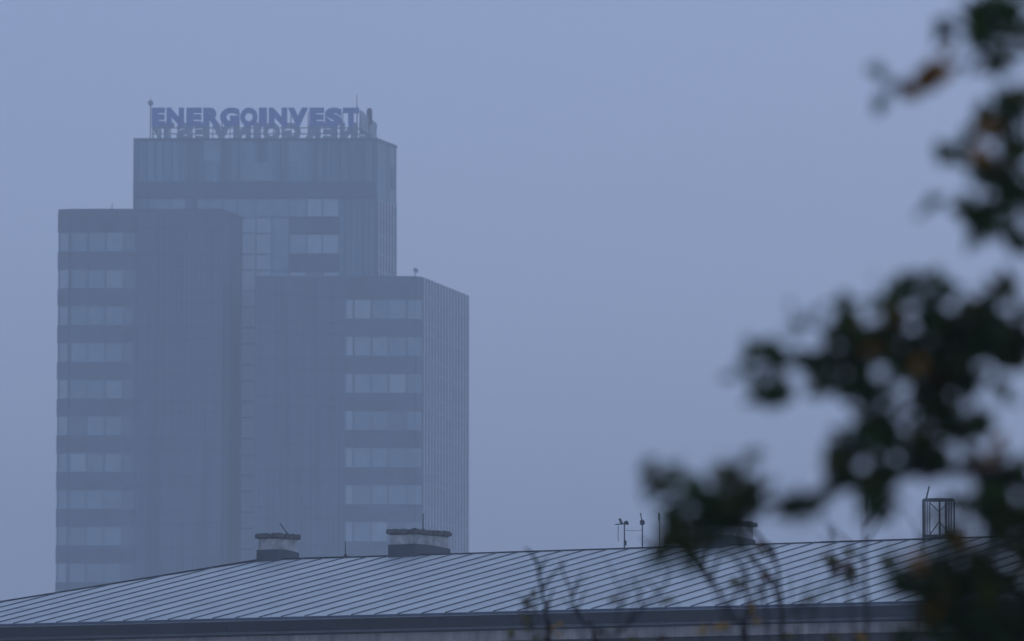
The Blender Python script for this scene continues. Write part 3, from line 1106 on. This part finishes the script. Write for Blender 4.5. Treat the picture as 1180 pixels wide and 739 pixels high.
# clumps of leaves: column, row, radius, count, share of autumn colour
clumps = [
    (1095, 28, 14, 3, 0), (1118, 26, 14, 2, 0), (1140, 52, 20, 9, 0), (1148, 70, 12, 3, 0), (1162, 14, 16, 6, 0), (1176, 38, 14, 5, 0), (1140, 20, 16, 2, 0), (1130, 5, 16, 2, 0),
    (1088, 82, 13, 4, 1.4), (1068, 92, 12, 3, 1.4), (1048, 103, 10, 2, 1.4), (1083, 598, 9, 2, 0), (1120, 445, 16, 6, 0), (1145, 410, 14, 5, 0), (1030, 375, 14, 5, 0), (1060, 395, 14, 5, 0), (970, 440, 14, 4, 0), (1100, 340, 12, 3, 0), (1016, 78, 9, 1, 0), (1022, 96, 8, 1, 0),
    (1152, 128, 14, 6, 0), (1175, 120, 16, 8, 0), (1102, 180, 14, 4, 0), (1112, 172, 8, 1, 0), (1150, 192, 20, 13, 0.05), (1172, 210, 22, 14, 0), (1170, 165, 16, 10, 0.05),
    (1128, 250, 17, 9, 0), (1118, 232, 14, 4, 0), (1148, 240, 16, 7, 0), (1178, 275, 14, 7, 0), (1135, 168, 10, 1, 1), (1078, 235, 9, 1, 0),
    (916, 369, 12, 4, 0), (880, 415, 13, 5, 0), (856, 428, 12, 3, 0), (868, 405, 10, 1, 0), (884, 460, 14, 7, 0), (905, 453, 12, 4, 0.4), (903, 425, 16, 2, .5),
    (960, 372, 16, 3, 0), (975, 352, 14, 3, 0), (955, 408, 17, 7, 0), (935, 420, 12, 5, 0), (985, 378, 18, 8, 0), (985, 410, 22, 13, 0.0), (1012, 388, 16, 8, 0.3),
    (1018, 352, 14, 5, 0), (1045, 335, 14, 4, 0), (1072, 340, 15, 5, 0), (1085, 358, 12, 3, 0), (1035, 420, 20, 12, 0.1), (1000, 440, 22, 14, 0), (1010, 470, 20, 12, 0),
    (1078, 385, 17, 7, 0), (1100, 375, 16, 6, 0), (1120, 370, 16, 8, 0), (1118, 400, 20, 13, 0), (1070, 420, 17, 8, .1), (1090, 435, 20, 12, 0.05), (1145, 375, 18, 10, 0), (1170, 385, 18, 10, 0), (1155, 345, 16, 4, 0), (1150, 325, 12, 2, 0), (1176, 410, 14, 7, 0), (1178, 350, 12, 4, 0), (1165, 450, 14, 2, 0),
    (1085, 465, 18, 8, 0), (1060, 480, 17, 7, 0), (1110, 490, 20, 10, 0), (1030, 500, 17, 6, 0), (1000, 495, 18, 9, 0), (1130, 500, 12, 5, 0), (1060, 515, 17, 9, 0), (1045, 535, 20, 12, 0), (1075, 530, 14, 6, 0),
    (990, 525, 18, 9, 0), (985, 550, 17, 8, 0.3), (1010, 565, 18, 10, 0.15), (1010, 590, 13, 6, 0), (965, 555, 14, 4, 0), (960, 530, 12, 2, 0),
    (752, 558, 11, 6, 0), (772, 565, 14, 3, 0), (795, 572, 16, 4, 0), (812, 575, 15, 5, 0.1), (828, 558, 14, 5, .1), (840, 540, 12, 3, 0.1), (864, 525, 12, 3, 0), (825, 595, 20, 13, 0), (850, 590, 20, 13, 0.1), (868, 572, 14, 8, 0), (840, 612, 15, 8, 0), (800, 605, 14, 5, 0), (778, 620, 17, 12, 0.0), (766, 636, 12, 6, 0), (800, 630, 10, 3, 0), (785, 590, 14, 2, 0.2),
    (905, 580, 14, 2, 0.3), (925, 578, 14, 3, 0), (945, 590, 12, 2, 0), (930, 600, 10, 1, 0),
    (1135, 540, 14, 7, 1), (1155, 545, 14, 6, 0.8), (1175, 545, 14, 7, 0.3), (1120, 570, 14, 4, 0.2), (1150, 575, 18, 9, 0.1), (1175, 580, 20, 12, 0), (1130, 600, 18, 7, 0), (1160, 610, 22, 15, 0.1), (1178, 640, 20, 14, 0),
    (1080, 640, 15, 5, 0), (1095, 625, 14, 3, .2), (1075, 665, 18, 10, 0.2), (1095, 650, 16, 7, 0.3), (1120, 660, 24, 14, 0.05), (1060, 680, 17, 8, 0), (1145, 650, 20, 9, 0), (1030, 655, 10, 2, 0), (1025, 640, 10, 1, 0), (1052, 660, 10, 2, 0),
    (1095, 690, 24, 16, 0.1), (1130, 700, 26, 20, 0), (1165, 690, 26, 20, 0), (1060, 715, 18, 5, 0.3), (1100, 725, 26, 16, 0), (1140, 735, 26, 20, 0), (1172, 730, 26, 20, 0), (1050, 745, 18, 5, 0.3), (1110, 755, 26, 16, 0), (1155, 760, 28, 20, 0),
]
gm, am, tw = MB(), MB(), MB()


def add_leaf(p, autumn):
    d = Vector((random.gauss(0, 1), random.gauss(0, 1), random.gauss(-0.5, 0.8)))
    nn = Vector((random.gauss(0, .7), random.gauss(-.5, .7), random.gauss(0.5, .6)))
    L = random.uniform(0.045, 0.07)
    st_ = p - d.normalized() * L * 0.5
    if autumn:
        am.leaf(st_, d, nn, L, L * random.uniform(0.55, 0.75), random.choice((0, 0, 1)))
    else:
        gm.leaf(st_, d, nn, L, L * random.uniform(0.55, 0.75), random.choice((0, 0, 0, 1, 1, 2)))
    return st_


for (px, py, r, cnt, aut) in clumps:
    cY = TY + random.uniform(-0.2, 0.25)
    cc = at(px, py, cY)
    rr = r * cY / F
    for _ in range(max(1, round(cnt * (1.5 if cnt < 14 else 1.45)))):
        q_ = cc + Vector((random.gauss(0, rr * .70), random.gauss(0, 0.08), random.gauss(0, rr * .70)))
        st_ = add_leaf(q_, random.random() < (aut if py < 560 and px > 1000 else aut * 0.35))
        if random.random() < 0.6:
            tw.tube([st_, (st_ + cc) / 2 + Vector((random.gauss(0, .006), 0, random.gauss(0, .006))), cc], [0.0011, 0.0014, 0.0018], 4)
# rest of the crown, outside the picture
for _ in range(95):
    a_, b_ = random.uniform(0, 2 * math.pi), random.uniform(-1, 1)
    rr = random.uniform(0.35, 1.0) ** 0.5
    cc = Vector((2.05 + math.cos(a_) * 1.25 * rr, TY + 0.5 + math.sin(a_) * 0.9 * rr, 8.1 + b_ * 1.9))
    if cc.x < 1.19 * cc.y / 12:
        continue
    for _k in range(22):
        q_ = cc + Vector((random.gauss(0, .12), random.gauss(0, .12), random.gauss(0, .12)))
        add_leaf(q_, random.random() < 0.08)
    tz = Vector((1.97, TY + .5, cc.z - .5))
    br = MB()
    br.tube([tz, (tz + cc) / 2 + Vector((0, 0, .05)), cc], [0.012, 0.008, 0.003], 5)
    br.build('branch', M['bark'], tree, True)
gm.build('crown', LEAF, tree)
o = am.build('autumn_leaves', AUT, tree)
o['label'] = 'orange and brown turning leaves'
o = tw.build('twigs', M['bark'], tree)
o['kind'] = 'stuff'

# ------------------------------------------------------------------ young trees in front of the building, less out of focus
def sapling(label, Y, stems, leaves, gpx):
    base = at(gpx, 739, Y)
    base = Vector((base.x, Y + 0.1, 0))
    t_ = thing('young_tree', label, 'young tree', base, 'young bare trees below the roof')
    fork = Vector((base.x, base.y, 5.8))
    mb_ = MB()
    mb_.tube(smooth([base, base + Vector((0.06, 0, 2.2)), base + Vector((-0.04, 0, 4.4)), fork], 4), [0.07 - 0.035 * i_ / 12 for i_ in range(13)], 8)
    mb_.build('trunk', M['twig'], t_, True)
    for pth, r0 in stems:
        pts_ = [at(a, b, Y + random.uniform(-.15, .15)) for a, b in reversed(pth)]
        low = pts_[0].copy()
        low = fork.lerp(low, 0.5) + Vector((0, 0, -0.2))
        pts_ = [fork, low] + pts_
        pp_ = [jit(q_, 0.004) for q_ in smooth(pts_, 6)]
        N_ = len(pp_)
        mb_ = MB()
        mb_.tube(pp_, [r0 * (0.72 - 0.46 * i_ / (N_ - 1)) for i_ in range(N_)], 7)
        # side twigs
        for _ in range(4):
            i_ = random.randrange(N_ // 2, N_ - 1)
            q_ = pp_[i_]
            dr = Vector((random.choice((-1, 1)) * random.uniform(.05, .16), random.uniform(-.1, .1), random.uniform(.05, .22)))
            mb_.tube([q_, q_ + dr * .5 + Vector((0, 0, .02)), q_ + dr], [r0 * .4, r0 * .3, r0 * .18], 5)
        mb_.build('stem', M['twig'], t_, True)
    lm = MB()
    for (px, py, r, cnt, mi) in leaves:
        cc = at(px, py, Y)
        rr = r * Y / F
        for _ in range(cnt):
            q_ = cc + Vector((random.gauss(0, rr * .6), random.gauss(0, .05), random.gauss(0, rr * .6)))
            d = Vector((random.gauss(0, 1), random.gauss(0, .6), random.gauss(-0.5, .8)))
            L = random.uniform(0.032, 0.055)
            lm.leaf(q_ - d.normalized() * L * .5, d, Vector((random.gauss(0, .7), -1, random.gauss(0, .7))), L, L * .6, mi)
            lm.tube([q_ - d.normalized() * L * .5, q_ - d.normalized() * L * .5 + Vector((random.gauss(0, .03), 0, -.06))], 0.004, 4, 3)
    lm.build('leaves', SAPLEAF + [M['twig']], t_)


sapling('two bare stems with withered leaves left of the other young trees', 36.0,
        [([(618, 648), (622, 668), (626, 690), (630, 715), (633, 745)], 0.026),
         ([(645, 645), (652, 668), (662, 697), (672, 720), (684, 745)], 0.017),
         ([(606, 690), (608, 705), (612, 725), (618, 745)], 0.007)],
        [(607, 693, 8, 9, 0), (609, 692, 5, 3, 1), (606, 713, 8, 6, 0), (590, 727, 6, 5, 0), (641, 723, 7, 4, 2), (620, 735, 9, 8, 0), (628, 735, 6, 3, 1)], 640)
sapling('crossing slanted bare stems below the half hidden chimney', 28.0,
        [([(773, 650), (766, 674), (740, 702), (705, 735), (690, 748)], 0.017),
         ([(790, 640), (806, 655), (826, 678), (843, 714), (856, 748)], 0.022),
         ([(721, 665), (715, 700), (713, 745)], 0.009),
         ([(816, 660), (826, 695), (830, 745)], 0.009)],
        [(705, 690, 6, 2, 1), (770, 690, 7, 3, 0), (806, 728, 6, 4, 2), (832, 722, 6, 3, 2), (730, 738, 8, 5, 0), (760, 735, 8, 5, 1)], 775)
sapling('cluster of upright stems with curled leaves right of the half hidden chimney', 30.0,
        [([(858, 652), (861, 690), (862, 745)], 0.018),
         ([(890, 628), (896, 658), (899, 695), (900, 745)], 0.023),
         ([(868, 645), (878, 655), (881, 690), (884, 745)], 0.013),
         ([(910, 660), (914, 700), (921, 745)], 0.009)],
        [(849, 672, 6, 6, 0), (860, 675, 5, 3, 1), (875, 629, 5, 3, 1), (867, 647, 6, 2, 0), (881, 660, 5, 3, 1), (871, 704, 6, 4, 2), (873, 714, 6, 2, 2), (910, 728, 9, 5, 0), (884, 632, 5, 2, 0)], 882)
sapling('tall slender stem rising above the roof ridge beside hanging curled leaves', 27.0,
        [([(995, 575), (996, 630), (998, 690), (999, 745)], 0.018),
         ([(978, 668), (981, 700), (984, 745)], 0.009),
         ([(961, 602), (962, 625), (958, 640)], 0.006),
         ([(935, 680), (936, 710), (937, 745)], 0.008),
         ([(1061, 618), (1062, 650), (1064, 690), (1050, 745)], 0.010)],
        [(957, 646, 6, 7, 0), (962, 655, 5, 4, 1), (974, 654, 7, 8, 1), (980, 661, 6, 7, 0), (978, 634, 6, 4, 0), (935, 690, 5, 4, 0), (1024, 646, 7, 5, 0), (992, 736, 6, 4, 2), (960, 735, 8, 5, 0)], 985)

# ------------------------------------------------------------------ haze
hz = MB()
hz.box(-640, 640, -170, 1520, -1.0, fz(100, YC) + 1.0)
o = hz.build('haze', [])
hm = bpy.data.materials.new('fog air')
hm.use_nodes = True
nt = hm.node_tree
nt.nodes.clear()
out = nt.nodes.new('ShaderNodeOutputMaterial')
pv = nt.nodes.new('ShaderNodeVolumePrincipled')
pv.inputs['Color'].default_value = (0.90, 0.945, 1.0, 1)
pv.inputs['Density'].default_value = 0.00136
pv.inputs['Density Attribute'].default_value = ''
pv.inputs['Anisotropy'].default_value = 0.0
nt.links.new(pv.outputs['Volume'], out.inputs['Volume'])
o.data.materials.append(hm)
o['kind'] = 'stuff'
o['label'] = 'pale blue fog hanging over the whole city scene'
o['category'] = 'haze'

# ------------------------------------------------------------------ light: overcast dusk
CLOUD = (3.5, 4.7, 8.0)
EL, ROT = math.radians(30.0), math.radians(25.0)
w = bpy.data.worlds.new('World')
S.world = w
w.use_nodes = True
nt = w.node_tree
bg = nt.nodes['Background']
sky = nt.nodes.new('ShaderNodeTexSky')
sky.sky_type = 'NISHITA'
sky.sun_disc = False
sky.sun_elevation = EL
sky.sun_rotation = ROT
sky.air_density = 1.0
sky.dust_density = 1.0
sky.ozone_density = 2.0
deck = nt.nodes.new('ShaderNodeMix')              # a closed cloud deck hides most of the clear sky
deck.data_type = 'RGBA'
deck.inputs['Factor'].default_value = 0.85
deck.inputs['B'].default_value = (*CLOUD, 1)
nt.links.new(sky.outputs['Color'], deck.inputs['A'])
nt.links.new(deck.outputs['Result'], bg.inputs['Color'])
bg.inputs['Strength'].default_value = 0.1
sd = bpy.data.lights.new('sun', 'SUN')
sd.energy = 0.5
sd.angle = math.radians(30)
sd.color = (1.0, 0.97, 0.94)
so_ = bpy.data.objects.new('sun', sd)
C.objects.link(so_)
# sky texture: rotation 0 puts the sun towards +Y, positive turns clockwise seen from above
sv = Vector((math.sin(ROT) * math.cos(EL), math.cos(ROT) * math.cos(EL), math.sin(EL)))
so_.rotation_euler = sv.to_track_quat('Z', 'Y').to_euler()

# ------------------------------------------------------------------ camera
cd = bpy.data.cameras.new('camera')
cd.lens = LENS
cd.sensor_width = SENSOR
cd.clip_start = 0.5
cd.clip_end = 5000
cd.dof.use_dof = True
cd.dof.focus_distance = 150.0
cd.dof.aperture_fstop = 3.5
cam = bpy.data.objects.new('camera', cd)
cam.location = CAM
cam.rotation_euler = (math.pi / 2 + TH, 0, 0)
C.objects.link(cam)
S.camera = cam

for o in bpy.data.objects:
    if '_o' in o:
        del o['_o']

S.view_settings.view_transform = 'Standard'
S.view_settings.look = 'None'
S.view_settings.gamma = 1.0
S.view_settings.exposure = -0.22
S.cycles.max_bounces = 8
S.cycles.volume_bounces = 3
S.cycles.use_denoising = True
